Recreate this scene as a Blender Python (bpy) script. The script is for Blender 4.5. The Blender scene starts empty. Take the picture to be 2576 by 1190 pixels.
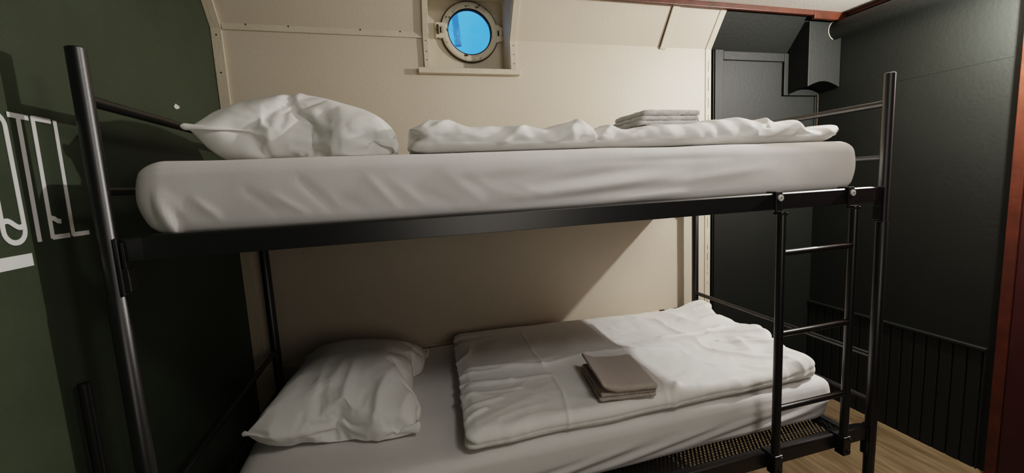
import bpy, bmesh, math, random
from mathutils import Vector, Matrix, noise
random.seed(7)
C = bpy.context.scene.collection
PI = math.pi

# ------------------------------------------------------------------ materials
def mat(name, col, rough=0.6, metal=0.0, bump=None, bscale=200.0, var=0.0, vscale=4.0, spec=0.5, sheen=0.0, coat=0.0):
    """procedural principled material; col is an sRGB 0-255 triple"""
    m = bpy.data.materials.new(name); m.use_nodes = True
    nt = m.node_tree; b = nt.nodes['Principled BSDF']
    lin = [((c/255.0+0.055)/1.055)**2.4 if c > 10 else c/255.0/12.92 for c in col]
    b.inputs['Base Color'].default_value = (*lin, 1)
    b.inputs['Roughness'].default_value = rough
    b.inputs['Metallic'].default_value = metal
    b.inputs['Specular IOR Level'].default_value = spec
    b.inputs['Sheen Weight'].default_value = sheen
    b.inputs['Coat Weight'].default_value = coat
    tc = nt.nodes.new('ShaderNodeTexCoord')
    if var:
        n = nt.nodes.new('ShaderNodeTexNoise'); n.inputs['Scale'].default_value = vscale; n.inputs['Detail'].default_value = 6
        nt.links.new(tc.outputs['Object'], n.inputs['Vector'])
        r = nt.nodes.new('ShaderNodeValToRGB')
        r.color_ramp.elements[0].position = 0.3; r.color_ramp.elements[1].position = 0.7
        r.color_ramp.elements[0].color = (*[c*(1-var) for c in lin], 1)
        r.color_ramp.elements[1].color = (*[min(1, c*(1+var)) for c in lin], 1)
        nt.links.new(n.outputs['Fac'], r.inputs['Fac']); nt.links.new(r.outputs['Color'], b.inputs['Base Color'])
    if bump:
        n2 = nt.nodes.new('ShaderNodeTexNoise'); n2.inputs['Scale'].default_value = bscale; n2.inputs['Detail'].default_value = 3
        nt.links.new(tc.outputs['Object'], n2.inputs['Vector'])
        bp = nt.nodes.new('ShaderNodeBump'); bp.inputs['Strength'].default_value = bump; bp.inputs['Distance'].default_value = 0.01
        nt.links.new(n2.outputs['Fac'], bp.inputs['Height']); nt.links.new(bp.outputs['Normal'], b.inputs['Normal'])
    return m

M_cream  = mat('cream_paint', (204, 192, 173), 0.5, bump=0.06, bscale=70, var=0.035, vscale=3)
M_trim   = mat('cream_trim_paint', (206, 195, 174), 0.5, bump=0.15, bscale=90, var=0.05, vscale=12)
M_ceil   = mat('ceiling_paint', (200, 192, 180), 0.7, bump=0.15, bscale=120)
M_green  = mat('dark_green_paint', (60, 70, 54), 0.6, bump=0.12, bscale=90, var=0.12, vscale=5)
M_dark   = mat('near_black_green_paint', (17, 20, 16), 0.6, bump=0.10, bscale=60, var=0.15, vscale=3)
M_black  = mat('black_powder_coat', (17, 17, 18), 0.36, bump=0.03, bscale=500, spec=0.9)
M_white  = mat('white_vinyl', (238, 238, 236), 0.5)
M_sheet  = mat('white_terry_sheet', (222, 219, 216), 0.95, bump=0.2, bscale=850, spec=0.15, sheen=0.2)
M_cotton = mat('white_cotton', (236, 234, 229), 0.85, bump=0.10, bscale=700, spec=0.2, sheen=0.1)
def add_rumple(m, strength, scale):
    """soft irregular creases added under the fine weave bump"""
    nt = m.node_tree; b = nt.nodes['Principled BSDF']; old = b.inputs['Normal'].links[0].from_node
    tc = nt.nodes.new('ShaderNodeTexCoord'); n = nt.nodes.new('ShaderNodeTexNoise')
    n.inputs['Scale'].default_value = scale; n.inputs['Detail'].default_value = 2.0; n.inputs['Distortion'].default_value = 0.35
    nt.links.new(tc.outputs['Object'], n.inputs['Vector'])
    bp = nt.nodes.new('ShaderNodeBump'); bp.inputs['Strength'].default_value = strength; bp.inputs['Distance'].default_value = 0.03
    nt.links.new(n.outputs['Fac'], bp.inputs['Height']); nt.links.new(bp.outputs['Normal'], old.inputs['Normal'])
add_rumple(M_cotton, 0.36, 9.0); add_rumple(M_sheet, 0.10, 6.0)
M_towel  = mat('white_towelling', (232, 230, 225), 0.98, bump=0.9, bscale=420, spec=0.1, sheen=0.3)
M_towel2 = mat('beige_grey_towelling', (218, 203, 192), 0.98, bump=0.9, bscale=420, spec=0.1, sheen=0.3)
M_brown  = mat('red_brown_wood', (76, 36, 22), 0.45, bump=0.1, bscale=50, var=0.3, vscale=14)
M_maroon = mat('dark_maroon_paint', (58, 20, 20), 0.5, var=0.2, vscale=6)
M_screw  = mat('nickel_screw', (225, 222, 214), 0.35, metal=0.25)
M_hole   = mat('dark_gap', (38, 30, 22), 0.9)
M_brass  = mat('worn_dark_metal', (70, 58, 42), 0.5, metal=0.3, var=0.4, vscale=60)
M_hose   = mat('pale_plastic_hose', (190, 215, 240), 0.4)

def porthole_paint():
    m = mat('chipped_cream_paint', (214, 205, 184), 0.45)
    nt = m.node_tree; b = nt.nodes['Principled BSDF']
    tc = nt.nodes.new('ShaderNodeTexCoord'); n = nt.nodes.new('ShaderNodeTexNoise')
    n.inputs['Scale'].default_value = 38; n.inputs['Detail'].default_value = 5; n.inputs['Roughness'].default_value = 0.65
    nt.links.new(tc.outputs['Object'], n.inputs['Vector'])
    r = nt.nodes.new('ShaderNodeValToRGB'); e = r.color_ramp.elements
    e[0].position = 0.36; e[0].color = (0.035, 0.028, 0.02, 1); e[1].position = 0.39; e[1].color = (0.66, 0.60, 0.47, 1)
    nt.links.new(n.outputs['Fac'], r.inputs['Fac']); nt.links.new(r.outputs['Color'], b.inputs['Base Color'])
    return m
M_port = porthole_paint()

def glass_mat():
    """salt-specked pane: clear glass with pale specks and a faint film"""
    m = bpy.data.materials.new('specked_porthole_glass'); m.use_nodes = True
    nt = m.node_tree; nt.nodes.clear()
    out = nt.nodes.new('ShaderNodeOutputMaterial'); mx = nt.nodes.new('ShaderNodeMixShader')
    tr = nt.nodes.new('ShaderNodeBsdfTransparent'); tr.inputs['Color'].default_value = (0.93, 0.97, 1, 1)
    tl = nt.nodes.new('ShaderNodeBsdfTranslucent'); tl.inputs['Color'].default_value = (0.95, 0.97, 1, 1)
    gl = nt.nodes.new('ShaderNodeBsdfGlossy'); gl.inputs['Roughness'].default_value = 0.05
    tc = nt.nodes.new('ShaderNodeTexCoord')
    n = nt.nodes.new('ShaderNodeTexNoise'); n.inputs['Scale'].default_value = 34; n.inputs['Detail'].default_value = 4
    g = nt.nodes.new('ShaderNodeTexNoise'); g.inputs['Scale'].default_value = 7
    nt.links.new(tc.outputs['Object'], n.inputs['Vector']); nt.links.new(tc.outputs['Object'], g.inputs['Vector'])
    mu = nt.nodes.new('ShaderNodeMath'); mu.operation = 'MULTIPLY'
    nt.links.new(n.outputs['Fac'], mu.inputs[0]); nt.links.new(g.outputs['Fac'], mu.inputs[1])
    r = nt.nodes.new('ShaderNodeValToRGB'); e = r.color_ramp.elements
    e[0].position = 0.31; e[0].color = (0.03,)*3+(1,); e[1].position = 0.40; e[1].color = (0.6,)*3+(1,)
    nt.links.new(mu.outputs[0], r.inputs['Fac'])
    nt.links.new(r.outputs['Color'], mx.inputs['Fac']); nt.links.new(tr.outputs[0], mx.inputs[1]); nt.links.new(tl.outputs[0], mx.inputs[2])
    m2 = nt.nodes.new('ShaderNodeMixShader'); m2.inputs['Fac'].default_value = 0.04
    nt.links.new(mx.outputs[0], m2.inputs[1]); nt.links.new(gl.outputs[0], m2.inputs[2]); nt.links.new(m2.outputs[0], out.inputs[0])
    return m
M_glass = glass_mat()

def floor_mat():
    m = mat('oak_laminate', (150, 118, 80), 0.45)
    nt = m.node_tree; b = nt.nodes['Principled BSDF']
    tc = nt.nodes.new('ShaderNodeTexCoord'); mp = nt.nodes.new('ShaderNodeMapping'); mp.inputs['Scale'].default_value = (14, 1.3, 1)
    mp.inputs['Rotation'].default_value = (0, 0, 0)
    nt.links.new(tc.outputs['Object'], mp.inputs['Vector'])
    n = nt.nodes.new('ShaderNodeTexNoise'); n.inputs['Scale'].default_value = 2.2; n.inputs['Detail'].default_value = 9; n.inputs['Distortion'].default_value = 0.6
    nt.links.new(mp.outputs[0], n.inputs['Vector'])
    r = nt.nodes.new('ShaderNodeValToRGB'); e = r.color_ramp.elements
    e[0].position = 0.35; e[0].color = (0.10, 0.068, 0.036, 1); e[1].position = 0.7; e[1].color = (0.21, 0.155, 0.09, 1)
    nt.links.new(n.outputs['Fac'], r.inputs['Fac'])
    br = nt.nodes.new('ShaderNodeTexBrick'); br.inputs['Scale'].default_value = 1; br.inputs['Brick Width'].default_value = 1.3
    br.inputs['Row Height'].default_value = 0.19; br.inputs['Mortar Size'].default_value = 0.0015
    br.inputs['Color1'].default_value = (1, 1, 1, 1); br.inputs['Color2'].default_value = (0.82, 0.82, 0.82, 1); br.inputs['Mortar'].default_value = (0.3, 0.3, 0.3, 1)
    rt = nt.nodes.new('ShaderNodeMapping'); rt.inputs['Rotation'].default_value = (0, 0, PI/2)
    nt.links.new(tc.outputs['Object'], rt.inputs['Vector']); nt.links.new(rt.outputs[0], br.inputs['Vector'])
    mx = nt.nodes.new('ShaderNodeMix'); mx.data_type = 'RGBA'; mx.blend_type = 'MULTIPLY'; mx.inputs['Factor'].default_value = 1
    nt.links.new(r.outputs['Color'], mx.inputs['A']); nt.links.new(br.outputs['Color'], mx.inputs['B'])
    nt.links.new(mx.outputs['Result'], b.inputs['Base Color'])
    return m
M_floor = floor_mat()

# ------------------------------------------------------------------ helpers
def obj(name, bm, m, parent=None, smooth=False, bevel=0.0):
    me = bpy.data.meshes.new(name); bmesh.ops.recalc_face_normals(bm, faces=bm.faces); bm.to_mesh(me); bm.free()
    o = bpy.data.objects.new(name, me); C.objects.link(o)
    if isinstance(m, (list, tuple)):
        for k in m: me.materials.append(k)
    else: me.materials.append(m)
    if parent: o.parent = parent
    if smooth:
        for p in me.polygons: p.use_smooth = True
        try: me.set_sharp_from_angle(angle=math.radians(50))
        except Exception: pass
    if bevel:
        b = o.modifiers.new('bevel', 'BEVEL'); b.width = bevel; b.segments = 2; b.limit_method = 'ANGLE'
    return o
def thing(name, label, cat, loc=(0, 0, 0), group=None):
    o = bpy.data.objects.new(name, None); o.empty_display_size = 0.1; C.objects.link(o); o.location = loc
    return tag(o, label, cat, group)
def tag(o, label, cat, group=None):
    o['label'] = label; o['category'] = cat
    if group: o['group'] = group
    return o
def struct(o): o['kind'] = 'structure'; return o
def box(bm, x0, x1, y0, y1, z0, z1):
    v = [bm.verts.new(p) for p in ((x0,y0,z0),(x1,y0,z0),(x1,y1,z0),(x0,y1,z0),(x0,y0,z1),(x1,y0,z1),(x1,y1,z1),(x0,y1,z1))]
    for f in ((0,3,2,1),(4,5,6,7),(0,1,5,4),(1,2,6,5),(2,3,7,6),(3,0,4,7)): bm.faces.new([v[i] for i in f])
def boxm(*a):
    bm = bmesh.new(); box(bm, *a); return bm
def quad(bm, *pts): return bm.faces.new([bm.verts.new(p) for p in pts])
def tube(bm, pts, r, n=20, cap=True, r2=None):
    """round tube through the points (mitred rings)"""
    pts = [Vector(p) for p in pts]; rings = []
    up = None
    for i, p in enumerate(pts):
        if i == 0: d = pts[1]-p
        elif i == len(pts)-1: d = p-pts[i-1]
        else: d = (pts[i+1]-p).normalized()+(p-pts[i-1]).normalized()
        d.normalize()
        if up is None: up = Vector((0,0,1)) if abs(d.z) < 0.9 else Vector((1,0,0))
        s = d.cross(up).normalized(); t = s.cross(d).normalized(); up = t
        k = r if r2 is None else r+(r2-r)*i/(len(pts)-1)
        rings.append([bm.verts.new(p+(s*math.cos(2*PI*j/n)+t*math.sin(2*PI*j/n))*k) for j in range(n)])
    for a, b in zip(rings, rings[1:]):
        for j in range(n): bm.faces.new((a[j], a[(j+1)%n], b[(j+1)%n], b[j]))
    if cap: bm.faces.new(rings[0][::-1]); bm.faces.new(rings[-1])
def tubem(*a, **k):
    bm = bmesh.new(); tube(bm, *a, **k); return bm
def prism(bm, prof, axis, a, b):
    """extrude a closed 2-D profile along axis 0/1/2 from a to b"""
    def P(q, t):
        c = list(q); c.insert(axis, t); return c
    A = [bm.verts.new(P(q, a)) for q in prof]; B = [bm.verts.new(P(q, b)) for q in prof]; n = len(prof)
    for i in range(n): bm.faces.new((A[i], A[(i+1)%n], B[(i+1)%n], B[i]))
    bm.faces.new(A[::-1]); bm.faces.new(B)
def shift(o, loc):
    """put the object's origin at loc, leaving the geometry where it is"""
    o.data.transform(Matrix.Translation(-Vector(loc))); o.location = loc

# ------------------------------------------------------------------ measures (metres; x along the bunk, y towards the hull, z up)
XL, XR, YB, YF = -0.104, 2.95, 0.975, -1.9
ZK, ZC, YC = 2.03, 2.205, 0.85            # knee of the hull, ceiling height, y where the slope meets the ceiling
XE = 2.185                                # where the cream hull ends and the dark paint begins
L, W = 2.04, 0.912                        # bunk between post centres
H, ZT, ZS, ZR = 1.665, 1.573, 1.4035, 1.315
ZL, ZB = 0.741, 0.505
WX0, WX1, WZ0, YP = 0.715, 1.080, 1.897, 1.09   # window recess

# ------------------------------------------------------------------ room shell
bm = boxm(XL-0.05, XR+0.05, YF-0.05, 1.2, -0.05, 0.0); struct(obj('floor', bm, M_floor))
bm = boxm(XL-0.05, XR+0.05, YF-0.05, YC, ZC, ZC+0.05); struct(obj('ceiling', bm, M_ceil))
bm = bmesh.new()                                       # cream hull: upright side then the lean-in above the knee
T = 0.05
def hull(bm, x0, x1, z0=0.0, slope=True):
    if slope: prism(bm, [(YB, z0), (YB, ZK), (YC, ZC), (YC, ZC+T), (YC+0.05, ZC+T), (YB+T, ZK+0.03), (YB+T, z0)], 0, x0, x1)
    else: prism(bm, [(YB, 0), (YB, z0), (YB+T, z0), (YB+T, 0)], 0, x0, x1)
hull(bm, XL, WX0); hull(bm, WX1, XE); hull(bm, WX0, WX1, WZ0, False)
struct(obj('wall_rear', bm, M_cream))
bm = bmesh.new(); prism(bm, [(1.0, 0), (1.0, ZK), (YC+0.01, ZC), (YC+0.01, ZC+T), (1.05, ZC+T), (1.05, 0)], 0, XE+0.002, XR+0.05)
struct(obj('wall_rear_closet', bm, M_dark))
wall_left = struct(obj('wall_left', boxm(XL-0.05, XL, YF-0.05, 1.1, 0, ZC+0.02), M_green))
struct(obj('wall_right', boxm(XR, XR+0.05, YF-0.05, 1.05, 0, ZC+0.02), M_dark))
struct(obj('wall_front', boxm(XL, XR, YF-0.05, YF, 0, ZC+0.02), M_dark))

# cream battens on the hull
def screw_row(bm, pts, n, r=0.0032):
    for p in pts:
        p = Vector(p); nn = Vector(n).normalized(); a = nn.orthogonal().normalized(); b = nn.cross(a)
        ring = [bm.verts.new(p+(a*math.cos(t)+b*math.sin(t))*r+nn*0.0006) for t in [2*PI*k/8 for k in range(8)]]
        bm.faces.new(ring)
def profile_strip(name, x0, x1, t, z0=0.0, ztop=True, m=M_trim, screws=()):
    bm = bmesh.new(); k = 0.58
    prof = [(YB, z0), (YB-t, z0), (YB-t, ZK-t*0.5), (YC-t*0.8, ZC-t*0.55), (YC, ZC), (YB, ZK)] if ztop else [(YB, z0), (YB-t, z0), (YB-t, ztop), (YB, ztop)]
    prism(bm, prof, 0, x0, x1)
    o = struct(obj(name, bm, m, bevel=0.0015))
    if screws:
        b2 = bmesh.new(); screw_row(b2, [((x0+x1)/2, YB-t, z) for z in screws], (0, -1, 0)); obj('screw_hole', b2, M_hole, o)
    return o
profile_strip('trim_1', XL+0.001, -0.066, 0.010, screws=(1.72, 1.86, 2.0))
o = struct(obj('trim_2', boxm(-0.064, 0.692, YB-0.011, YB+0.001, 2.022, 2.062), M_trim, bevel=0.0015))
b2 = bmesh.new(); screw_row(b2, [(x, YB-0.011, 2.043) for x in (0.02, 0.17, 0.44, 0.60)], (0, -1, 0)); obj('screw_hole', b2, M_hole, o)
profile_strip('trim_3', 2.150, XE, 0.004, ztop=2.005)
bm = bmesh.new(); z = 0.66
while z < 1.98:
    h = random.uniform(0.01, 0.09); box(bm, 2.1655, 2.1665+random.uniform(0, 0.0015), YB-0.0048, YB-0.001, z, min(z+h, 2.0)); z += h+random.uniform(0.004, 0.10)
struct(obj('trim_4', bm, M_hole))
bm = bmesh.new(); prism(bm, [(YB+0.001, ZK-0.012), (YB-0.008, ZK-0.012), (YC-0.008, ZC-0.006), (YC, ZC)], 0, 1.872, 1.908)
o = struct(obj('trim_5', bm, M_trim, bevel=0.002))
b2 = bmesh.new()                                       # dark crack along the batten
prism(b2, [(YB-0.0005, ZK), (YB-0.0035, ZK), (YC-0.0035, ZC), (YC, ZC)], 0, 1.8695, 1.8725); obj('joint_gap', b2, M_hole, o)
o = struct(obj('baseboard_rear', boxm(XL, XE, YB-0.012, YB+0.001, 0.0, 0.648), M_cream, bevel=0.003))
b2 = bmesh.new()
for k in range(26):
    if random.random() < 0.62:
        x = 1.0+k*0.045; box(b2, x, x+random.uniform(0.015, 0.05), YB-0.0128, YB-0.002, 0.6485, 0.6500)
obj('joint_gap', b2, M_hole, o)
bm = bmesh.new()                                       # small plaster scar under the upper bunk
pts = [(0.155+0.022*math.cos(t)*(1+0.2*math.sin(3*t)), YB-0.0012, 1.118+0.028*math.sin(t)*(1+0.15*math.cos(2*t))) for t in [2*PI*k/18*0.8 for k in range(18)]]
tube(bm, pts, 0.0022, 8); o = struct(obj('trim_6', bm, M_cream, smooth=True))

# red-brown trims under the ceiling edge
struct(obj('trim_7', boxm(XL, 2.71, YC-0.022, YC-0.002, ZC-0.026, ZC-0.0005), M_brown, bevel=0.003))
struct(obj('trim_8', boxm(2.712, XR, YC-0.022, YC-0.002, ZC-0.042, ZC-0.0005), M_brown, bevel=0.003))
struct(obj('trim_9', boxm(XR-0.018, XR-0.0005, YF, YC-0.023, ZC-0.022, ZC-0.0005), M_brown, bevel=0.003))

# dark panel frame on the closet wall
bm = bmesh.new(); box(bm, XE+0.035, XE+0.088, 0.982, 1.001, 0, 2.035); box(bm, XE+0.028, XE+0.040, 0.989, 1.001, 0, 2.032)
struct(obj('trim_10', bm, M_dark, bevel=0.002))
struct(obj('trim_11', boxm(XE+0.092, 2.69, 0.986, 1.001, 1.985, 2.03), M_dark, bevel=0.002))
bm = bmesh.new(); box(bm, 2.69, 2.742, 0.984, 1.001, 1.80, 2.03); box(bm, 2.742, 2.945, 0.984, 1.001, 1.80, 1.835)
struct(obj('trim_12', bm, M_dark, bevel=0.002))
# boxed duct with an arched lower edge
bm = bmesh.new(); prof = [(2.72, ZC-0.043)]+[(2.72+0.226*k/12, 1.822+0.030*math.sin(PI*k/12)) for k in range(13)]+[(2.946, ZC-0.043)]
prism(bm, prof, 1, 0.862, 0.983)
duct = obj('duct_casing', bm, M_dark, bevel=0.002); tag(duct, 'dark painted boxed duct with arched lower edge in the top corner', 'duct casing'); shift(duct, (2.83, 0.92, 1.82))
bm = bmesh.new(); tube(bm, [(2.895, 0.860, 2.118), (2.895, -1.88, 2.118)], 0.046, 32)
pipe = obj('ceiling_pipe', bm, M_dark, smooth=True); tag(pipe, 'thick dark painted pipe running under the ceiling along the right wall', 'pipe'); shift(pipe, (2.895, -0.5, 2.118))
bm = bmesh.new(); tube(bm, [(2.895+0.047*math.cos(t), 0.859, 2.118+0.047*math.sin(t)) for t in [PI*0.55+PI*0.85*k/20 for k in range(21)]], 0.0022, 8)
obj('sealant_ring', bm, M_trim, pipe, smooth=True).matrix_parent_inverse = Matrix.Translation((-2.895, 0.5, -2.118))
# little cord in the corner
cord = thing('hanging_cord', 'thin yellowish cord hanging below the boxed duct in the dark corner', 'cord', (2.93, 0.975, 1.6))
bm = tubem([(0.0, 0, 0.205), (0.001, 0, 0.1), (-0.002, 0, 0.03), (0.0, 0, 0.0)], 0.0028, 8); obj('cord_line', bm, M_brass, cord, smooth=True)
bm = bmesh.new(); bmesh.ops.create_uvsphere(bm, u_segments=14, v_segments=8, radius=0.012); bmesh.ops.scale(bm, vec=(1, 0.7, 1.3), verts=bm.verts); bmesh.ops.translate(bm, vec=(0, 0, -0.012), verts=bm.verts)
obj('end_knob', bm, M_brass, cord, smooth=True)

# right wall: grooved panelling below a cap rail, sheet joints above
bm = bmesh.new(); y = 0.995
while y > 0.16:
    box(bm, XR-0.012, XR+0.001, max(y-0.046, 0.155), y, 0, 0.552); y -= 0.052
struct(obj('trim_13', bm, M_dark, bevel=0.003))
struct(obj('trim_14', boxm(XR-0.020, XR+0.001, 0.155, 0.998, 0.552, 0.566), M_dark, bevel=0.003))
bm = bmesh.new(); box(bm, XR-0.0008, XR+0.001, 0.155, 0.60, 1.7865, 1.7885); struct(obj('trim_15', bm, M_dark))
# brown door frame and dark maroon door at the near end of the right wall
dr = struct(obj('door_1', boxm(XR-0.03, XR+0.001, -0.78, 0.078, 0.0, 2.03), M_maroon, bevel=0.002))
bm = bmesh.new(); box(bm, XR-0.036, XR+0.001, 0.080, 0.118, 0, 2.10); box(bm, XR-0.055, XR+0.001, -0.845, -0.782, 0, 2.10); box(bm, XR-0.055, XR+0.001, -0.781, 0.079, 2.035, 2.10)
obj('door_frame', bm, M_brown, dr, bevel=0.003)
bm = tubem([(XR-0.03, -0.70, 1.02), (XR-0.075, -0.70, 1.02), (XR-0.078, -0.68, 1.02), (XR-0.078, -0.60, 1.02)], 0.009, 14); obj('door_handle', bm, M_screw, dr, smooth=True)

# ------------------------------------------------------------------ porthole window
win = bpy.data.objects.new('window_1', None); C.objects.link(win); win.location = (0.9, YB, WZ0); struct(win)
def wobj(name, bm, m, parent=None, **k):
    o = obj(name, bm, m, parent or win, **k)
    if parent is None: o.matrix_parent_inverse = Matrix.Translation(-win.location)
    return o
ZRT = 2.234                                             # top of recess
PX, PZ, PR = 0.920, 2.093, 0.1045
bm = bmesh.new()                                       # recess lining: sides, top, bottom, and the back plate with a round hole
def side(x0, x1): prism(bm, [(YB-0.001, WZ0), (YP, WZ0+0.01), (YP, ZRT), (YC, ZRT), (YC-0.001, ZC+0.001), (YB-0.001, ZK)], 0, x0, x1)
side(WX0-0.010, WX0+0.002); side(WX1-0.002, WX1+0.010)
prism(bm, [(YB-0.001, WZ0-0.012), (YP, WZ0-0.002), (YP, WZ0+0.010), (YB-0.001, WZ0)], 0, WX0, WX1)
box(bm, WX0-0.012, WX1+0.012, YC-0.001, YP+0.012, ZRT, ZRT+0.012)
N = 64
sq = []
for k in range(N):
    t = 2*PI*k/N; c, s = math.cos(t), math.sin(t)
    tx = ((WX1-PX) if c > 0 else (PX-WX0))/max(abs(c), 1e-6); tz = ((ZRT-PZ) if s > 0 else (PZ-WZ0))/max(abs(s), 1e-6); q = min(tx, tz)
    sq.append((PX+c*q, PZ+s*q))
for cx_ in (WX0, WX1):
    for cz_ in (WZ0, ZRT):
        i_ = min(range(N), key=lambda i: (sq[i][0]-cx_)**2+(sq[i][1]-cz_)**2); sq[i_] = (cx_, cz_)
for (y, ) in ((YP,), (YP+0.012,)):
    A = [bm.verts.new((x, y, z)) for x, z in sq]; B = [bm.verts.new((PX+PR*1.02*math.cos(2*PI*k/N), y, PZ+PR*1.02*math.sin(2*PI*k/N))) for k in range(N)]
    for k in range(N): bm.faces.new((A[k], A[(k+1)%N], B[(k+1)%N], B[k]))
wobj('recess_lining', bm, M_trim)
bm = bmesh.new(); prism(bm, [(YB, WZ0-0.004), (YB-0.014, WZ0-0.004), (YB-0.014, ZK-0.008), (YC-0.014, ZC-0.006), (YC, ZC), (YB, ZK)], 0, 0.692, 0.7155)
wobj('casing_board', bm, M_trim, bevel=0.0015)
bm = bmesh.new(); prism(bm, [(YB, WZ0-0.004), (YB-0.010, WZ0-0.004), (YB-0.010, ZK-0.006), (YC-0.010, ZC-0.004), (YC, ZC), (YB, ZK)], 0, 1.0815, 1.113)
wobj('casing_board', bm, M_trim, bevel=0.0015)
b2 = bmesh.new(); screw_row(b2, [(0.704, YB-0.014, z) for z in (1.93, 1.965, 2.01)]+[(1.098, YB-0.010, z) for z in (1.925, 1.965, 2.005)], (0, -1, 0), 0.0025)
wobj('screw_hole', b2, M_hole)
wobj('window_sill', boxm(0.664, 1.121, YB-0.030, YB+0.001, 1.872, 1.8955), M_trim, bevel=0.002)
def ring(bm, r0, r1, y0, y1, n=64, bev=0.004):
    prof = [(r0, y1), (r0, y0+bev), (r0+bev, y0), (r1-bev, y0), (r1, y0+bev), (r1, y1)]
    vs = [[bm.verts.new((PX+r*math.cos(2*PI*k/n), y, PZ+r*math.sin(2*PI*k/n))) for r, y in prof] for k in range(n)]
    for k in range(n):
        a, b = vs[k], vs[(k+1)%n]
        for j in range(len(prof)): bm.faces.new((a[j], a[(j+1)%len(prof)], b[(j+1)%len(prof)], b[j]))
bm = bmesh.new(); ring(bm, PR, PR+0.029, YP-0.022, YP+0.001)
port = wobj('porthole_ring', bm, M_port, smooth=True)
bm = bmesh.new(); ring(bm, PR+0.0285, PR+0.0335, YP-0.014, YP+0.001, bev=0.001); obj('ring_seam', bm, M_brass, port, smooth=True)
bm = bmesh.new(); ring(bm, PR-0.004, PR+0.002, YP-0.018, YP+0.004, bev=0.001); obj('glass_gasket', bm, M_hole, port, smooth=True)
bm = bmesh.new()
c0 = bm.verts.new((PX, YP-0.004, PZ)); rr = [bm.verts.new((PX+(PR+0.001)*math.cos(2*PI*k/64), YP-0.004, PZ+(PR+0.001)*math.sin(2*PI*k/64))) for k in range(64)]
for k in range(64): bm.faces.new((c0, rr[k], rr[(k+1)%64]))
obj('glass', bm, M_glass, port)
bm = bmesh.new()                                       # screw-down lug on the left
box(bm, PX-0.160, PX-0.122, YP-0.026, YP-0.004, PZ+0.016, PZ+0.034); box(bm, PX-0.160, PX-0.122, YP-0.026, YP-0.004, PZ-0.034, PZ-0.012)
tube(bm, [(PX-0.148, YP-0.014, PZ-0.034), (PX-0.148, YP-0.014, PZ+0.034)], 0.008, 14)
obj('clamp_lug', bm, M_port, port, bevel=0.003)
bm = tubem([(PX-0.150, YP-0.032, PZ-0.02), (PX-0.150, YP-0.032, PZ+0.02)], 0.0055, 12); obj('clamp_screw', bm, M_brass, port, smooth=True)
bm = bmesh.new()                                       # hinge on the right
prism(bm, [(PX+0.124, PZ+0.042), (PX+0.160, PZ+0.024), (PX+0.160, PZ+0.008), (PX+0.126, PZ+0.012)], 1, YP-0.024, YP-0.003)
prism(bm, [(PX+0.126, PZ-0.014), (PX+0.160, PZ-0.012), (PX+0.160, PZ-0.034), (PX+0.120, PZ-0.046)], 1, YP-0.024, YP-0.003)
tube(bm, [(PX+0.150, YP-0.014, PZ-0.038), (PX+0.150, YP-0.014, PZ+0.028)], 0.0095, 14)
obj('hinge', bm, M_port, port, bevel=0.003)
# ribbed hose hanging outside
bm = bmesh.new()
x0, y0 = 0.878, 1.30
rings = []
for k in range(120):
    z = 2.62-0.520*k/119; r = 0.0165+(0.002 if k % 2 else -0.002); xx = x0+0.018*(k/119)**2
    rings.append([bm.verts.new((xx+r*math.cos(2*PI*j/20), y0+r*math.sin(2*PI*j/20), z)) for j in range(20)])
for a, b in zip(rings, rings[1:]):
    for j in range(20): bm.faces.new((a[j], a[(j+1)%20], b[(j+1)%20], b[j]))
hose = obj('ribbed_hose', bm, M_hose, smooth=True); tag(hose, 'ribbed blue hose hanging outside, seen through the porthole', 'hose'); shift(hose, (x0, y0, 2.1))
hb = obj('hose_rim', tubem([(0.018+0.017*math.cos(t), 0.017*math.sin(t), 0.0) for t in [2*PI*k/24 for k in range(25)]], 0.002, 8), M_hose, hose, smooth=True)

# ------------------------------------------------------------------ lettering on the green wall
let = thing('wall_lettering', 'tall thin white hotel lettering with underline on the green left wall', 'wall sign', (XL+0.0005, 0, 1.43))
def stroke(name, pts, w, closed=False):
    bm = bmesh.new(); P = [Vector((y, z-1.43)) for y, z in pts]; n = len(P); Lf = []; Rt = []
    for i in range(n):
        if closed: d = P[(i+1) % n]-P[i-1]
        else: d = P[min(i+1, n-1)]-P[max(i-1, 0)]
        d.normalize(); nn = Vector((-d.y, d.x))*w/2
        if not closed:
            if i == 0: P[i] = P[i]-d*w*0.3
            if i == n-1: P[i] = P[i]+d*w*0.3
        Lf.append(P[i]+nn); Rt.append(P[i]-nn)
    A = [[bm.verts.new((x, q.x, q.y)) for q in s] for x in (0.0, 0.0009) for s in (Lf, Rt)]
    for i in range(n if closed else n-1):
        j = (i+1) % n
        bm.faces.new((A[2][i], A[2][j], A[3][j], A[3][i])); bm.faces.new((A[0][i], A[0][j], A[2][j], A[2][i])); bm.faces.new((A[1][i], A[1][j], A[3][j], A[3][i]))
    return bm
def letter(name, strokes, w=0.0092):
    bm = bmesh.new()
    for si, s in enumerate(strokes):
        cl = s[0] == 'c'; b = stroke(name, s[1:] if cl else s, w, cl); bmesh.ops.translate(b, vec=(si*0.00025, 0, 0), verts=b.verts); me = bpy.data.meshes.new('t'); b.to_mesh(me); b.free(); bm.from_mesh(me); bpy.data.meshes.remove(me)
    return obj(name, bm, M_white, let)
def stadium(cy, r, z0, z1, n=14):
    return [(cy+r*math.cos(PI*k/n), z1-r+r*math.sin(PI*k/n)) for k in range(n+1)]+[(cy-r*math.cos(PI*k/n), z0+r-r*math.sin(PI*k/n)) for k in range(n+1)]
wave = [(-0.069+0.043*k/12, 1.3525+0.0065*math.sin(0.5+2*PI*k/12*0.85)) for k in range(13)]
letter('letter_o', [['c']+stadium(-0.0475, 0.0215, 1.320, 1.5435), wave])
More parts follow.
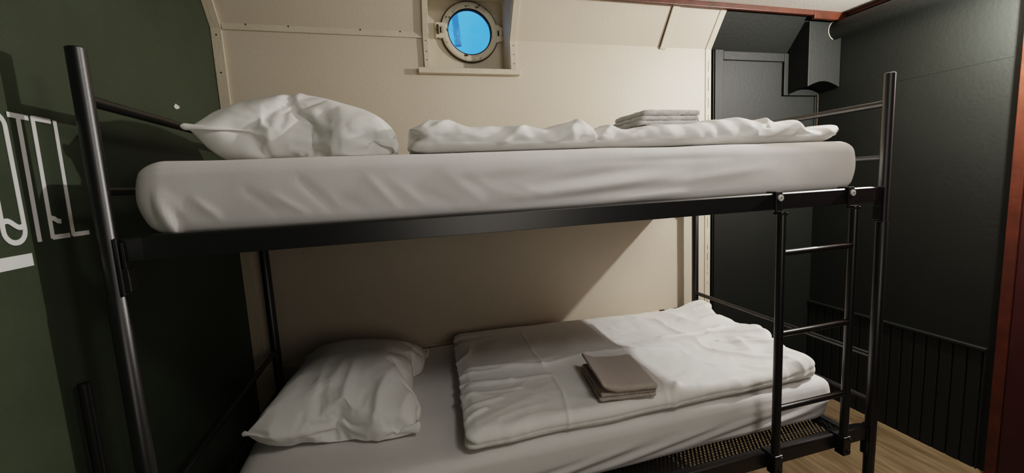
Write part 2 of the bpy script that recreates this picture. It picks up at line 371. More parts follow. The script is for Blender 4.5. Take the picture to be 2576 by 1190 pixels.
letter('letter_t', [[(-0.016, 1.544), (0.024, 1.544)], [(0.004, 1.544), (0.001, 1.3185)]])
letter('letter_e', [[(0.077, 1.5455), (0.036, 1.5455)], [(0.036, 1.5455), (0.033, 1.321)], [(0.034, 1.3205), (0.074, 1.3205)], [(0.036, 1.358), (0.044, 1.356), (0.051, 1.351), (0.057, 1.350)]])
letter('letter_l', [[(0.090, 1.546), (0.087, 1.321)], [(0.087, 1.3205), (0.130, 1.3205)]])
obj('underline_bar', boxm(0, 0.001, -0.30, -0.0215, 1.2755-1.43, 1.298-1.43), M_white, let)
# white plaster chip on the green wall
bm = bmesh.new(); pts = []
for k in range(16):
    t = 2*PI*k/16; pts.append((XL+0.0012, 0.610+0.017*math.cos(t)*(1+0.25*math.sin(2*t)), 1.668+0.0075*math.sin(t)*(1+0.2*math.cos(3*t))))
vs = [bm.verts.new(p) for p in pts]; c = bm.verts.new((XL+0.003, 0.61, 1.668))
for k in range(16): bm.faces.new((vs[k], vs[(k+1)%16], c))
obj('plaster_chip', bm, M_white, wall_left, smooth=True)
pp = obj('wall_pipe', tubem([(XL+0.020, 0.012, 0.0), (XL+0.020, 0.012, 1.03)], 0.010, 20), M_black, smooth=True)
tag(pp, 'slim black upright pipe against the green wall beside the near bunk post', 'pipe'); shift(pp, (XL+0.020, 0.012, 0))

# ------------------------------------------------------------------ bunk bed
bed = thing('bunk_bed', 'black tubular metal bunk bed against the cream hull wall', 'bunk bed', (0, 0, 0))
RP = 0.0155
def bpart(name, bm, m=M_black, parent=None, smooth=True, bevel=0.0): return obj(name, bm, m, parent or bed, smooth=smooth, bevel=bevel)
for x in (0, L):
    for y in (0, W):
        bm = bmesh.new(); z = ZR-0.117
        prof = [(0, RP-0.002), (0.10, RP-0.002), (0.1001, RP+0.001), (0.38, RP+0.001), (0.40, RP+0.0015), (z, RP+0.0015), (z+0.004, RP-0.0005), (H-0.002, RP-0.0005), (H, RP-0.003)]
        rings = [[bm.verts.new((x+r*math.cos(2*PI*j/32), y+r*math.sin(2*PI*j/32), zz)) for j in range(32)] for zz, r in prof]
        for a, b in zip(rings, rings[1:]):
            for j in range(32): bm.faces.new((a[j], a[(j+1)%32], b[(j+1)%32], b[j]))
        bm.faces.new(rings[0][::-1]); bm.faces.new(rings[-1])
        po = bpart('post', bm)
        s = 1 if x == 0 else -1                       # welded bracket the side rail hooks into
        for zz in (ZR, ZB):
            bm = bmesh.new(); box(bm, min(x+s*0.012, x+s*0.030), max(x+s*0.012, x+s*0.030), y-0.011, y+0.011, zz-0.108, zz-0.062)
            box(bm, min(x+s*0.014, x+s*0.020), max(x+s*0.014, x+s*0.020), y-0.014, y+0.014, zz-0.115, zz-0.002)
            obj('bracket', bm, M_black, po, bevel=0.0015)
for zz in (ZR, ZB):
    for y, s in ((0, 1), (W, -1)):                    # angle-section side rails, ends turned in to the post bracket
        bm = bmesh.new()
        yo = y-s*0.012
        prof = [(yo, zz-0.048), (yo, zz-0.004), (yo+s*0.004, zz), (yo+s*0.026, zz), (yo+s*0.026, zz-0.004), (yo+s*0.006, zz-0.004), (yo+s*0.005, zz-0.048)]
        prism(bm, prof, 0, 0.060, L-0.060)
        for x0, x1 in ((0.060, 0.022), (L-0.060, L-0.022)):
            a = [bm.verts.new((x0, q[0], q[1])) for q in prof]; b = [bm.verts.new((x1, y+(q[0]-y)*0.45, q[1]-0.002)) for q in prof]; n = len(prof)
            for i in range(n): bm.faces.new((a[i], a[(i+1)%n], b[(i+1)%n], b[i]))
            bm.faces.new(b)
            xa = min(x1, x1+(0.006 if x1 < 1 else -0.006)); xb = max(x1, x1+(0.006 if x1 < 1 else -0.006))
            box(bm, xa, xb, y-0.010, y+0.010, zz-0.095, zz-0.010)
        bpart('side_rail', bm, smooth=False, bevel=0.0008)
    for x in (0.09, L-0.095):                          # cross bars that carry the mesh
        bpart('end_bar', boxm(x-0.012, x+0.012, 0.012, W-0.012, zz-0.046, zz-0.012), smooth=False, bevel=0.0015)
    bm = bmesh.new(); box(bm, L/2-0.012, L/2+0.012, 0.012, W-0.012, zz-0.046, zz-0.022); bpart('centre_bar', bm, smooth=False, bevel=0.0015)
    # expanded steel mesh: two crossing families of thin flat strands
    bm = bmesh.new(); z0 = zz-0.017; x0, x1, y0, y1 = 0.09, L-0.085, 0.012, W-0.012
    p = 0.0145; sl = 1.6; w = 0.0033
    for fam in (1, -1):
        c = -sl*(y1-y0) if fam == 1 else 0.0
        k = 0
        span = (y1-y0)/sl
        xs = x0-span
        while xs < x1+span:
            a = (xs, y0) if fam == 1 else (xs+span, y0); b = (xs+span, y1) if fam == 1 else (xs, y1)
            # clip to x range
            (ax, ay), (bx, by) = a, b; dx = bx-ax; t0, t1 = 0.0, 1.0
            ta, tb = (x0-ax)/dx, (x1-ax)/dx; lo, hi = min(ta, tb), max(ta, tb); t0 = max(t0, lo); t1 = min(t1, hi)
            if t1 > t0+0.01:
                P = Vector((ax+dx*t0, ay+(by-ay)*t0, z0)); Q = Vector((ax+dx*t1, ay+(by-ay)*t1, z0)); d = (Q-P).normalized(); nn = Vector((-d.y, d.x, 0))*w
                dz = Vector((0, 0, 0.0009 if fam == 1 else -0.0009))
                quad(bm, P-nn+dz, Q-nn+dz, Q+nn-dz, P+nn-dz)
            xs += p
    o = bpart('wire_mesh', bm, smooth=False)
for x in (0, L):
    for zz, r in ((ZT, 0.0105), (ZS, 0.0085), (ZL, 0.0095), (0.582, 0.0085)):
        bpart('end_rail', tubem([(x, 0.006, zz), (x, W-0.006, zz)], r, 20))

# ladder hooked on the front rails
lad = thing('bunk_ladder', 'black steel ladder with three rungs hooked on the front of the bunk', 'ladder', (1.737, -0.03, ZB))
def lp(name, bm, m=M_black, smooth=True, bevel=0.0, parent=None):
    o = obj(name, bm, m, parent or lad, smooth=smooth, bevel=bevel)
    if parent is None: o.matrix_parent_inverse = Matrix.Translation(-lad.location)
    return o
LX = (1.597, 1.876); LY = -0.030
for x in LX:
    lp('stile', tubem([(x, LY, ZB-0.052), (x, LY, ZR-0.052)], 0.0125, 24))
    bm = bmesh.new(); box(bm, x-0.013+0.004, x+0.015, -0.0185, -0.0125, ZR-0.060, ZR+0.002); box(bm, x-0.009, x+0.015, -0.0185, 0.018, ZR+0.0008, ZR+0.0045)
    box(bm, x-0.013, x+0.013, LY-0.012, -0.0125, ZR-0.062, ZR-0.055)
    hk = lp('hook_plate', bm, smooth=False, bevel=0.0015)
    bm = bmesh.new(); tube(bm, [(x+0.006, -0.0185, ZR-0.014), (x+0.006, -0.0215, ZR-0.014)], 0.0098, 24); tube(bm, [(x+0.006, -0.0210, ZR-0.014), (x+0.006, -0.0232, ZR-0.014)], 0.0062, 20)
    s = obj('screw', bm, M_screw, hk, smooth=True)
    obj('screw_slot', tubem([(x+0.006, -0.0230, ZR-0.014), (x+0.006, -0.0236, ZR-0.014)], 0.0022, 6), M_hole, hk)
    bm = bmesh.new(); box(bm, x-0.015, x+0.015, LY-0.014, -0.0125, ZB-0.058, ZB-0.002); box(bm, x-0.015, x+0.015, LY-0.014, 0.012, ZB+0.0005, ZB+0.006)
    ck = lp('foot_clamp', bm, smooth=False, bevel=0.002)
    obj('screw', tubem([(x+0.004, LY-0.014, ZB-0.044), (x+0.004, LY-0.018, ZB-0.044)], 0.006, 16), M_black, ck, smooth=True)
for zz in (1.140, 0.895, 0.658):
    lp('rung', tubem([(LX[0]+0.008, LY, zz), (LX[1]-0.008, LY, zz)], 0.0095, 24))

# ------------------------------------------------------------------ bedding
def N3(x, y, z=0.0): return noise.noise(Vector((x, y, z)))
def ridge(x, y, z=0.0, k=2.0):
    return max(0.0, 1.0-abs(N3(x, y, z))*2.6)**k
def seg(px, py, ax, ay, bx, by, w):
    """gaussian ridge around segment a-b, fading at its ends"""
    dx, dy = bx-ax, by-ay; l2 = dx*dx+dy*dy; t = ((px-ax)*dx+(py-ay)*dy)/l2; tc = min(1.0, max(0.0, t))
    d = math.hypot(px-ax-dx*tc, py-ay-dy*tc); return math.exp(-(d/w)**2)
def slab(name, nx, ny, nz, size, rad, warp, disp, m, parent=None):
    """rounded slab: cube-surface grid, rounded by rad, warped into place, then displaced along its normals"""
    hx, hy, hz = size[0]/2, size[1]/2, size[2]/2
    bm = bmesh.new(); cache = {}
    def dens(i, n):                                    # grid denser towards the edges
        t = -1+2*i/n; return math.copysign(1-(1-abs(t))**1.25, t)
    def V(i, j, k):
        key = (i, j, k)
        if key in cache: return cache[key]
        a, b, c = dens(i, nx)*hx, dens(j, ny)*hy, (-1+2*k/nz)*hz
        q = Vector((max(-hx+rad[0], min(hx-rad[0], a)), max(-hy+rad[1], min(hy-rad[1], b)), max(-hz+rad[2], min(hz-rad[2], c))))
        d = Vector(((a-q.x)/rad[0], (b-q.y)/rad[1], (c-q.z)/rad[2]))
        if d.length > 1e-9:
            mx = max(abs(d.x), abs(d.y), abs(d.z)); d = d.normalized()*mx
        p = Vector((q.x+d.x*rad[0], q.y+d.y*rad[1], q.z+d.z*rad[2]))
        cache[key] = bm.verts.new(p); return cache[key]
    for i in range(nx):
        for j in range(ny):
            for k in (0, nz): bm.faces.new((V(i,j,k), V(i+1,j,k), V(i+1,j+1,k), V(i,j+1,k)))
    for i in range(nx):
        for k in range(nz):
            for j in (0, ny): bm.faces.new((V(i,j,k), V(i+1,j,k), V(i+1,j,k+1), V(i,j,k+1)))
    for j in range(ny):
        for k in range(nz):
            for i in (0, nx): bm.faces.new((V(i,j,k), V(i,j+1,k), V(i,j+1,k+1), V(i,j,k+1)))
    bm.verts.ensure_lookup_table()
    base = [(v.co.x/hx, v.co.y/hy, v.co.z/hz) for v in bm.verts]
    for v, (a, b, c) in zip(bm.verts, base): v.co = warp(a, b, c)
    bmesh.ops.recalc_face_normals(bm, faces=bm.faces); bm.normal_update()
    nr = [v.normal.copy() for v in bm.verts]
    for v, n, q in zip(bm.verts, nr, base): v.co = v.co+n*disp(v.co, n, q)
    o = obj(name, bm, m, parent)
    for p in o.data.polygons: p.use_smooth = True
    return o

def mattress(name, x0, x1, y0, y1, z0, z1, creases, label, tail):
    cx, cy, cz = (x0+x1)/2, (y0+y1)/2, (z0+z1)/2; hx, hy, hz = (x1-x0)/2, (y1-y0)/2, (z1-z0)/2
    def warp(a, b, c):
        x = cx+a*hx; y = cy+b*hy; z = cz+c*hz
        e = max(0.0, abs(a)-0.90)/0.10                  # ends: bulge at mid height, tuck under at the bottom
        x += math.copysign(1, a)*(0.016*math.cos(c*PI/2)*e - 0.030*max(0, -c)**1.6*e*0.35)
        y += -0.006*math.cos(c*PI/2)*(1 if b < 0 else -1)*max(0, abs(b)-0.9)/0.1
        if c < 0 and tail: y += max(0, -c)*0.012*(1 if b < 0 else 0)*max(0, abs(b)-0.9)/0.1
        return Vector((x, y, z))
    def disp(p, n, q):
        d = 0.0012*N3(p.x*9, p.y*9, p.z*9)+0.003*N3(p.x*2.3, p.y*2.3, p.z*3+4)
        if n.y < -0.4:
            for (ax, az, bx, bz, w, h) in creases:
                if ax-0.05 < p.x < bx+0.05:
                    t = max(0.0, min(1.0, (p.x-ax)/(bx-ax))); d += h*seg(p.x, p.z, ax, az, bx, bz, w)*math.sin(PI*t)**0.8
        if n.z > 0.5: d += 0.002*N3(p.x*4+7, p.y*6)
        return d
    o = slab(name, 230, 60, 34, (2*hx, 2*hy, 2*hz), (0.045, 0.030, 0.032), warp, disp, M_sheet)
    tag(o, label, 'mattress'); shift(o, (cx, cy, z0))
    return o
cru = []
rng = random.Random(3)
for k in range(13):                                    # pulled folds fanning off the lower left corner
    x = 0.12+k*0.060+rng.uniform(-0.02, 0.02); t = rng.uniform(0, 0.05)
    cru.append((x-0.020-0.001*k, 1.425-t, x+0.030+0.004*k+rng.uniform(-0.01, 0.02), 1.335, rng.uniform(0.006, 0.013), rng.uniform(0.0012, 0.0034)*(1 if rng.random() < 0.6 else -1)*(1-k/18)))
cru += [(0.075, 1.385, 0.115, 1.31, 0.016, 0.010),
        (0.85, 1.37, 1.25, 1.412, 0.016, -0.006), (0.80, 1.34, 1.32, 1.385, 0.018, 0.008), (0.70, 1.325, 1.25, 1.355, 0.014, -0.006),
        (1.15, 1.352, 1.62, 1.395, 0.014, 0.003), (1.02, 1.325, 1.33, 1.335, 0.012, 0.006), (1.0, 1.425, 1.5, 1.425, 0.010, -0.003),
        (0.62, 1.41, 0.95, 1.425, 0.018, 0.004)]
mattress('mattress', 0.052, 1.940, 0.016, 0.885, 1.3035, 1.460, cru, 'white terry sheeted mattress on the upper bunk', False)
crl = []
for k in range(9):                                     # long folds rising to the right
    crl.append((0.55+k*0.14, 0.50+0.004*k, 1.05+k*0.14, 0.575+0.004*(k % 3), 0.011+0.002*(k % 3), 0.0055*(1 if k % 2 else -0.8)))
crl += [(1.45, 0.515, 1.93, 0.555, 0.010, 0.008), (1.35, 0.500, 1.90, 0.530, 0.008, -0.008), (1.55, 0.59, 1.80, 0.60, 0.012, 0.003)]
mattress('mattress', 0.062, 1.945, 0.070, 0.945, 0.493, 0.648, crl, 'white sheeted mattress on the lower bunk', True)

# --- pillows: two sewn cotton panels inflated with the cloth solver
def pillow(name, w, l, pressure, seed, frames=28):
    nx, ny = 60, 78; bm = bmesh.new(); top = {}; bot = {}
    for i in range(nx+1):
        for j in range(ny+1):
            x = -w/2+w*i/nx; y = -l/2+l*j/ny
            # corners slightly pulled in
            e = (2*i/nx-1)*(2*j/ny-1); x *= 1-0.03*abs((2*j/ny-1))**6; y *= 1-0.03*abs((2*i/nx-1))**6
            edge = i in (0, nx) or j in (0, ny)
            h = 0.0 if edge else 0.010+0.004*N3(x*9+seed, y*9)
            top[i, j] = bm.verts.new((x, y, h)); bot[i, j] = top[i, j] if edge else bm.verts.new((x, y, -h))
    for i in range(nx):
        for j in range(ny):
            bm.faces.new((top[i,j], top[i+1,j], top[i+1,j+1], top[i,j+1])); bm.faces.new((bot[i,j], bot[i,j+1], bot[i+1,j+1], bot[i+1,j]))
    me = bpy.data.meshes.new(name); bmesh.ops.recalc_face_normals(bm, faces=bm.faces); bm.to_mesh(me); bm.free()
    o = bpy.data.objects.new(name, me); C.objects.link(o); me.materials.append(M_cotton)
    sc = bpy.context.scene
    try:
        cm = o.modifiers.new('cloth', 'CLOTH'); s = cm.settings
        s.quality = 6; s.mass = 0.25; s.air_damping = 4
        s.tension_stiffness = 18; s.compression_stiffness = 18; s.shear_stiffness = 8; s.bending_stiffness = 0.08
        s.use_pressure = True; s.uniform_pressure_force = pressure; s.effector_weights.gravity = 0
        cm.collision_settings.use_collision = False
        cm.point_cache.frame_start = 1; cm.point_cache.frame_end = frames
        for f in range(1, frames+1): sc.frame_set(f)
        dg = bpy.context.evaluated_depsgraph_get(); ev = o.evaluated_get(dg); nm = bpy.data.meshes.new_from_object(ev)
        o.modifiers.clear(); o.data = nm; nm.name = name
        sc.frame_set(1)
    except Exception as ex:
        print('pillow fallback', ex); o.modifiers.clear()
        for v in o.data.vertices:
            a, b = min(1, abs(v.co.x)/(w/2)), min(1, abs(v.co.y)/(l/2)); t = ((1-a**2.2)*(1-b**2.6))**0.5
            v.co.z = math.copysign(0.085*t, v.co.z if abs(v.co.z) > 1e-6 else 1)
    return o
def place(o, xf, zmin, name_label, soft=0.012):
    me = o.data
    if not me.materials: me.materials.append(M_cotton)
    for v in me.vertices:
        p = xf(v.co.copy())
        if p.z < zmin+soft:                            # settle on the sheet
            d = (zmin+soft)-p.z; p.z = zmin+soft*math.exp(-d/soft)
        v.co = p
    for p in me.polygons: p.use_smooth = True
    n = len(me.vertices); c = sum((v.co for v in me.vertices), Vector())/n; shift(o, (c.x, c.y, zmin))
    s = o.modifiers.new('smooth', 'SUBSURF'); s.levels = 1; s.render_levels = 2
    tag(o, name_label, 'pillow')
def crease_disp(p, lst):
    return sum(h*seg(p.x, p.y, ax, ay, bx, by, w) for (ax, ay, bx, by, w, h) in lst)

def plump(p, h):                                       # fuller towards the +x side
    u = min(1.0, abs(p.z)/h); e = 1.0-0.38*max(0.0, min(1.0, (p.x+0.12)/0.25))
    return Vector((p.x, p.y, math.copysign(h*u**e, p.z)))
pu = pillow('pillow', 0.53, 0.70, 5.5, 3.0)
zs = [v.co.z for v in pu.data.vertices]; hz0 = max(zs)
print('PILLOW half thickness', hz0, 'x', max(v.co.x for v in pu.data.vertices), 'y', max(v.co.y for v in pu.data.vertices))
k = 0.130/max(hz0, 1e-3)
def xu(p):
    a = math.radians(7.5)
    p = Vector((p.x, p.y, p.z*k)); p = plump(p, 0.130)
    # crease across the crown and small gathers along the near hem
    if p.z > 0: p.z += 0.004*seg(p.x, p.y, -0.03, -0.33, 0.0, 0.1, 0.008)-0.004*seg(p.x, p.y, -0.045, -0.33, -0.02, 0.1, 0.008)
    if p.y < -0.15: p.y += 0.006*N3(p.x*22, p.z*9, 2.0)*min(1, (-0.15-p.y)/0.1)
    q = Vector((p.x*math.cos(a)+p.z*math.sin(a), p.y, -p.x*math.sin(a)+p.z*math.cos(a)))
    return Vector((q.x+0.328, q.y+0.385, q.z+1.462+0.046))
place(pu, xu, 1.4615, 'plump white pillow on the upper bunk')
pl_ = pillow('pillow', 0.53, 0.66, 4.6, 11.0)
zs = [v.co.z for v in pl_.data.vertices]; k2 = 0.125/max(max(zs), 1e-3)
def xl(p):
    p = Vector((p.x*1.05, p.y*1.02, p.z*k2)); t = math.radians(-6); p = plump(p, 0.125)
    if p.z > 0:
        f = min(1, max(0, (-0.02-p.y)/0.2))*max(0, 1-abs(p.x-0.07)/0.24)
        p.z += f*0.030*(ridge(p.x*13+0.8*p.y, p.y*2.5, 5.0, 1.5)-0.4)
    a = math.radians(5.0)
    p = Vector((p.x*math.cos(a)+p.z*math.sin(a), p.y, -p.x*math.sin(a)+p.z*math.cos(a)))
    q = Vector((p.x*math.cos(t)-p.y*math.sin(t), p.x*math.sin(t)+p.y*math.cos(t), p.z))
    return Vector((q.x+0.334, q.y+0.530, q.z+0.650+0.050))
place(pl_, xl, 0.6505, 'shaded pillow in pale pillowcase on the lower bunk')

# --- duvets
def bil(q, s, t):                                      # q: near-left, near-right, far-right, far-left
    a = Vector(q[0]).lerp(Vector(q[1]), s); b = Vector(q[3]).lerp(Vector(q[2]), s); return a.lerp(b, t)
def crv(tab, x):
    for (a, va), (b, vb) in zip(tab, tab[1:]):
        if x <= b:
            t = max(0.0, min(1.0, (x-a)/(b-a))); t = t*t*(3-2*t); return va+(vb-va)*t
    return tab[-1][1]
# upper duvet
UQ = [(0.592, 0.052), (1.905, 0.045), (1.93, 0.78), (0.60, 0.80)]
top_u = [(0.59, 0.082), (0.66, 0.080), (0.80, 0.070), (1.0, 0.063), (1.2, 0.064), (1.36, 0.064), (1.48, 0.080), (1.60, 0.084), (1.72, 0.076), (1.80, 0.054), (1.86, 0.050), (1.95, 0.030)]
def warp_u(a, b, c):
    s, t = (a+1)/2, (b+1)/2; g = bil(UQ, s, t); th = crv(top_u, g.x)
    th *= 1-0.22*max(0, 1-t*2.5)**2*0.6
    z = 1.4640+(c+1)/2*th
    if a > 0.93: z += 0.016*((a-0.93)/0.07)**1.3*(1 if t < 0.5 else 0.3)
    x = g.x+(0.012*N3(t*5, c*2, 1.0)+0.012*(c if c > 0 else 0) if a > 0.97 else 0)-(0.010*c*c if a < -0.97 else 0)
    if a < -0.93: x += (0.012*math.cos(c*PI*1.5)-0.004)*min(1.0, (-0.93-a)/0.05)    # open folded edge
    return Vector((x, g.y, z))
def disp_u(p, n, q):
    a, b, c = q; d = 0.0
    fr = max(0.0, -n.y)                                # front: short upright and slanting gathers
    if b < -0.7:
        sx = p.x+0.25*(p.z-1.46)
        d += 0.013*(ridge(p.x*9-1.2*(p.z-1.46)*14, p.z*5, 3.3, 1.6)-0.35)*min(1.0, (p.z-1.462)/0.03+0.15)
        d += 0.006*N3(p.x*24+(p.z-1.46)*20, p.z*8, 9)
    if n.z > 0.2:
        d += 0.0035*(ridge(p.x*7+2*p.y, p.y*3.2, 1.1, 2)-0.3)+0.002*N3(p.x*16, p.y*10, 2)
        for (ax, ay, bx, by, w, h) in ((1.03, 0.05, 1.06, 0.7, 0.012, 0.004), (1.075, 0.05, 1.10, 0.7, 0.010, -0.006), (1.62, 0.05, 1.66, 0.5, 0.010, -0.008), (1.02, 0.1, 0.8, 0.3, 0.016, 0.005)):
            d += h*seg(p.x, p.y, ax, ay, bx, by, w)
    if b < -0.7: d -= 0.012*seg(p.x, p.z, 1.062, 1.468, 1.070, 1.54, 0.0045)
    d += 0.010*seg(p.x, p.z, 0.99, 1.50, 1.05, 1.53, 0.012)*(1 if b < -0.6 else 0)
    return d if n.z > -0.5 else 0.0
du = slab('duvet', 300, 90, 22, (1.32, 0.74, 0.075), (0.03, 0.045, 0.035), warp_u, disp_u, M_cotton)
tag(du, 'rumpled white duvet folded lengthways on the upper bunk', 'duvet'); shift(du, (1.25, 0.42, 1.4625))
# lower duvet
LQ = [(0.668, 0.078), (1.875, 0.075), (2.000, 0.800), (0.732, 0.915)]
def warp_l(a, b, c):
    s, t = (a+1)/2, (b+1)/2; g = bil(LQ, s, t)
    th = 0.058
    th += 0.012*seg(g.x, g.y, 0.75, 0.46, 1.9, 0.40, 0.05)     # long fold across the middle
    th += 0.034*seg(g.x, g.y, 1.86, 0.10, 1.90, 0.35, 0.09)+0.026*seg(g.x, g.y, 1.93, 0.66, 1.98, 0.80, 0.10)
    th -= 0.012*seg(g.x, g.y, 1.50, 0.62, 1.75, 0.50, 0.09)
    x, y = g.x, g.y
    if a > 0.8: x += 0.030*N3(t*3.2+0.4, 0.7, c*0.8)*(a-0.8)/0.2*2
    if b < -0.9: y += 0.006*N3(g.x*5, 3.0)*2
    z = 0.6515+(c+1)/2*th
    if a < -0.90: x += (0.007*math.cos(c*PI*2.0)+0.004*N3(t*9, c*3))*min(1.0, (-0.90-a)/0.08)   # folded layers on show
    if b > 0.8: z += 0.0
    return Vector((x, y, z))
LC = [(1.022, 0.80, 1.000, 0.52, 0.0045, 0.0040), (1.000, 0.52, 0.990, 0.36, 0.0045, 0.0040), (1.003, 0.335, 0.992, 0.20, 0.0045, 0.0048), (0.992, 0.20, 0.950, 0.03, 0.0045, 0.0040),
      (1.350, 0.75, 1.325, 0.41, 0.006, 0.0045), (1.325, 0.41, 1.330, 0.27, 0.006, 0.0045), (1.330, 0.27, 1.318, 0.15, 0.006, 0.004), (1.318, 0.15, 1.262, 0.02, 0.006, 0.0035),
      (0.72, 0.485, 0.998, 0.415, 0.010, 0.0065), (0.998, 0.415, 1.18, 0.440, 0.009, 0.0060), (1.18, 0.44, 1.343, 0.415, 0.008, 0.0060), (1.343, 0.415, 1.60, 0.354, 0.009, 0.0055),
      (0.71, 0.365, 0.86, 0.350, 0.010, 0.0065), (0.86, 0.35, 1.00, 0.343, 0.009, 0.0045), (0.70, 0.30, 0.88, 0.29, 0.009, 0.005), (0.69, 0.23, 0.80, 0.245, 0.009, 0.006),
      (0.685, 0.17, 0.74, 0.20, 0.008, 0.009), (1.65, 0.30, 1.80, 0.12, 0.010, 0.006), (1.72, 0.36, 1.88, 0.20, 0.012, 0.008), (1.76, 0.45, 1.90, 0.30, 0.012, 0.008), (1.55, 0.50, 1.85, 0.50, 0.012, 0.008),
      (1.30, 0.065, 1.36, 0.13, 0.010, 0.006), (1.20, 0.20, 1.31, 0.12, 0.02, 0.004)]
def disp_l(p, n, q):
    a, b, c = q
    if n.z < -0.5: return 0.0
    d = 0.0
    lf = max(0.0, min(1.0, (0.98-p.x)/0.25)); rt = max(0.0, min(1.0, (p.x-1.45)/0.3))
    d += (0.002+0.0042*lf)*(ridge(p.x*3.2+0.8*N3(p.x*3, p.y*4, 9), p.y*11+2.2*N3(p.x*2.5, p.y*3, 4), 2.0, 1.8)-0.3)*(0.3+lf)      # long gathers off the left hem
    d += 0.010*rt*(ridge(p.x*7+p.y*4, p.y*5-p.x*3, 5.0, 1.6)-0.3)+0.010*rt*N3(p.x*7+p.y*5, p.y*8, 3)
    d += 0.0035*N3(p.x*6, p.y*6, 8)+0.0015*(ridge(p.x*12, p.y*12, 7, 1.5)-0.3)
    for cr in LC:
        if abs(p.x-(cr[0]+cr[2])/2) < 0.30: d += cr[5]*seg(p.x, p.y, cr[0], cr[1], cr[2], cr[3], cr[4])
    if abs(c) < 0.9 and b < -0.8: d -= 0.003*math.exp(-((c+0.1)/0.10)**2)
    return d
dl = slab('duvet', 330, 170, 16, (1.20, 0.80, 0.06), (0.028, 0.030, 0.028), warp_l, disp_l, M_cotton)
tag(dl, 'wide white duvet spread on the lower bunk with a towel on it', 'duvet'); shift(dl, (1.33, 0.45, 0.6505))

for o in (du, dl):
    m_ = o.modifiers.new('soften', 'SMOOTH'); m_.factor = 0.5; m_.iterations = 3
    try: o.cycles.shadow_terminator_geometry_offset = 0.15; o.cycles.shadow_terminator_offset = 0.05
    except Exception: pass
# --- towels
def towel(name, layers, m, label, loc, rot, lip=0.0, seed=0.0):
    """folded towel: stacked rounded folds joined into one cloth, local coordinates"""
    bm = bmesh.new()
    for (x0, x1, y0, y1, z0, z1, tilt) in layers:
        hx, hy, hz = (x1-x0)/2, (y1-y0)/2, (z1-z0)/2
        def warp(a, b, c, x0=x0, x1=x1, y0=y0, y1=y1, z0=z0, z1=z1, tilt=tilt):
            x = (x0+x1)/2+a*hx; y = (y0+y1)/2+b*hy; z = (z0+z1)/2+c*hz
            z += tilt*max(0, -a)**3
            return Vector((x, y, z))
        def dsp(p, n, q, seed=seed): return 0.0016*N3(p.x*40+seed, p.y*40, p.z*40)+0.0007*N3(p.x*190, p.y*190, p.z*190+seed)
        r = min(hz*0.98, 0.02)
        o = slab('t', 70, 70, 10, (2*hx, 2*hy, 2*hz), (r, r, r), warp, dsp, m)
        bm.from_mesh(o.data); bpy.data.objects.remove(o)
    me = bpy.data.meshes.new(name); bm.to_mesh(me); bm.free(); me.materials.append(m)
    for p in me.polygons: p.use_smooth = True
    o = bpy.data.objects.new(name, me); C.objects.link(o); o.location = loc; o.rotation_euler = rot
    tag(o, label, 'towel'); return o
towel('folded_towel', [(-0.110, 0.090, -0.09, 0.09, 0.0, 0.015, 0), (-0.104, 0.094, -0.092, 0.09, 0.0135, 0.028, 0), (-0.098, 0.098, -0.094, 0.09, 0.0270, 0.044, 0)],
      M_towel, 'folded white terry towel on top of the upper duvet', (1.345, 0.215, 1.5310), (0, 0, 0), seed=2)
towel('folded_towel', [(-0.094, 0.085, -0.118, 0.105, 0.0, 0.014, 0), (-0.090, 0.085, -0.119, 0.100, 0.0130, 0.027, 0), (-0.090, 0.087, -0.126, 0.108, 0.026, 0.044, 0.026)],
      M_towel2, 'folded beige grey towel lying on the lower duvet', (1.183, 0.203, 0.7150), (0, 0, math.radians(-9)), seed=5)

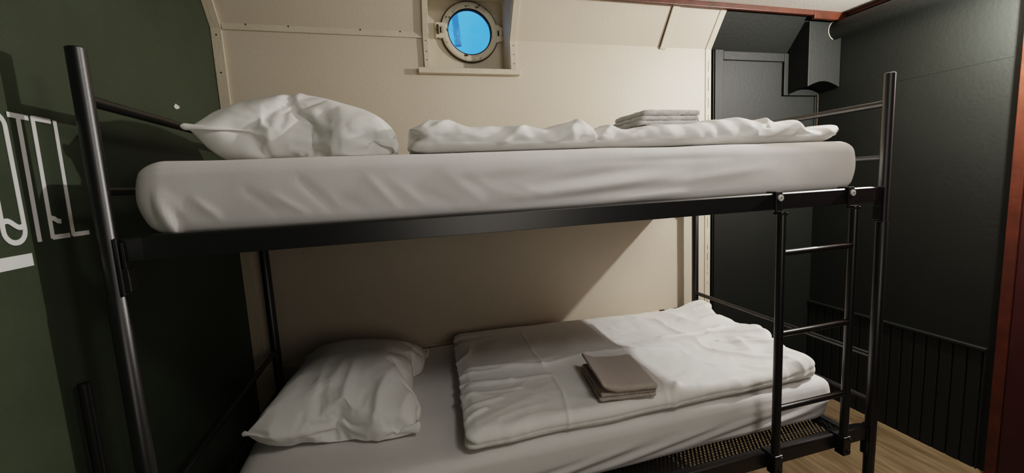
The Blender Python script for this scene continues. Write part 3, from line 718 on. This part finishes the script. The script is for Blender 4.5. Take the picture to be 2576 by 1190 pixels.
# ------------------------------------------------------------------ light
def area(name, loc, target, size, power, col, shape='DISK', size_y=None):
    l = bpy.data.lights.new(name, 'AREA'); l.energy = power; l.color = col; l.size = size; l.shape = shape
    if size_y: l.size_y = size_y
    o = bpy.data.objects.new(name, l); C.objects.link(o); o.location = loc
    o.rotation_euler = (Vector(target)-Vector(loc)).to_track_quat('-Z', 'Y').to_euler(); return o
k = bpy.data.lights.new('wall_lamp_light', 'POINT'); k.energy = 72; k.color = (1.0, 0.965, 0.915); k.shadow_soft_size = 0.02
o = bpy.data.objects.new('wall_lamp_light', k); C.objects.link(o); o.location = (2.74, -0.07, 1.985)
area('ceiling_fill', (1.3, -0.85, 2.19), (0.9, 0.0, 1.2), 0.4, 6.5, (1.0, 0.97, 0.93))  # unseen soft fill added below the ceiling to even out the key
area('low_fill_light', (1.1, -1.82, 1.25), (0.9, 0.6, 0.9), 0.9, 3.0, (1.0, 0.93, 0.84))  # added fill behind the camera to lift the lower bunk; no doorway there

w = bpy.data.worlds.new('sky'); bpy.context.scene.world = w; w.use_nodes = True
nt = w.node_tree; bg = nt.nodes['Background']; bg.inputs['Strength'].default_value = 1.0
tc = nt.nodes.new('ShaderNodeTexCoord'); nz = nt.nodes.new('ShaderNodeTexNoise'); nz.inputs['Scale'].default_value = 5; nz.inputs['Detail'].default_value = 4
nt.links.new(tc.outputs['Generated'], nz.inputs['Vector'])
r = nt.nodes.new('ShaderNodeValToRGB'); e = r.color_ramp.elements
e[0].position = 0.35; e[0].color = (0.05, 0.34, 0.95, 1); e[1].position = 0.7; e[1].color = (0.12, 0.48, 1.0, 1)
nt.links.new(nz.outputs['Fac'], r.inputs['Fac']); nt.links.new(r.outputs['Color'], bg.inputs['Color'])

# ------------------------------------------------------------------ camera
pitch, yaw, roll = -0.12226, 0.27431, -0.048518
f = Vector((math.sin(yaw)*math.cos(pitch), math.cos(yaw)*math.cos(pitch), math.sin(pitch)))
r0 = Vector((math.cos(yaw), -math.sin(yaw), 0)); u0 = r0.cross(f)
rr = r0*math.cos(roll)+u0*math.sin(roll); uu = u0*math.cos(roll)-r0*math.sin(roll)
cd = bpy.data.cameras.new('camera'); cam = bpy.data.objects.new('camera', cd); C.objects.link(cam)
cam.matrix_world = Matrix(((rr.x, uu.x, -f.x, 0.5472), (rr.y, uu.y, -f.y, -0.9976), (rr.z, uu.z, -f.z, 1.3833), (0, 0, 0, 1)))
cd.sensor_fit = 'HORIZONTAL'; cd.sensor_width = 36; cd.lens = 1066.877/2576*36; cd.clip_start = 0.02
cd.shift_x = -27.035/2576; cd.shift_y = -6.54/2576
sc = bpy.context.scene; sc.camera = cam
sc.view_settings.view_transform = 'Filmic'; sc.view_settings.look = 'Medium High Contrast'; sc.view_settings.exposure = 0.30
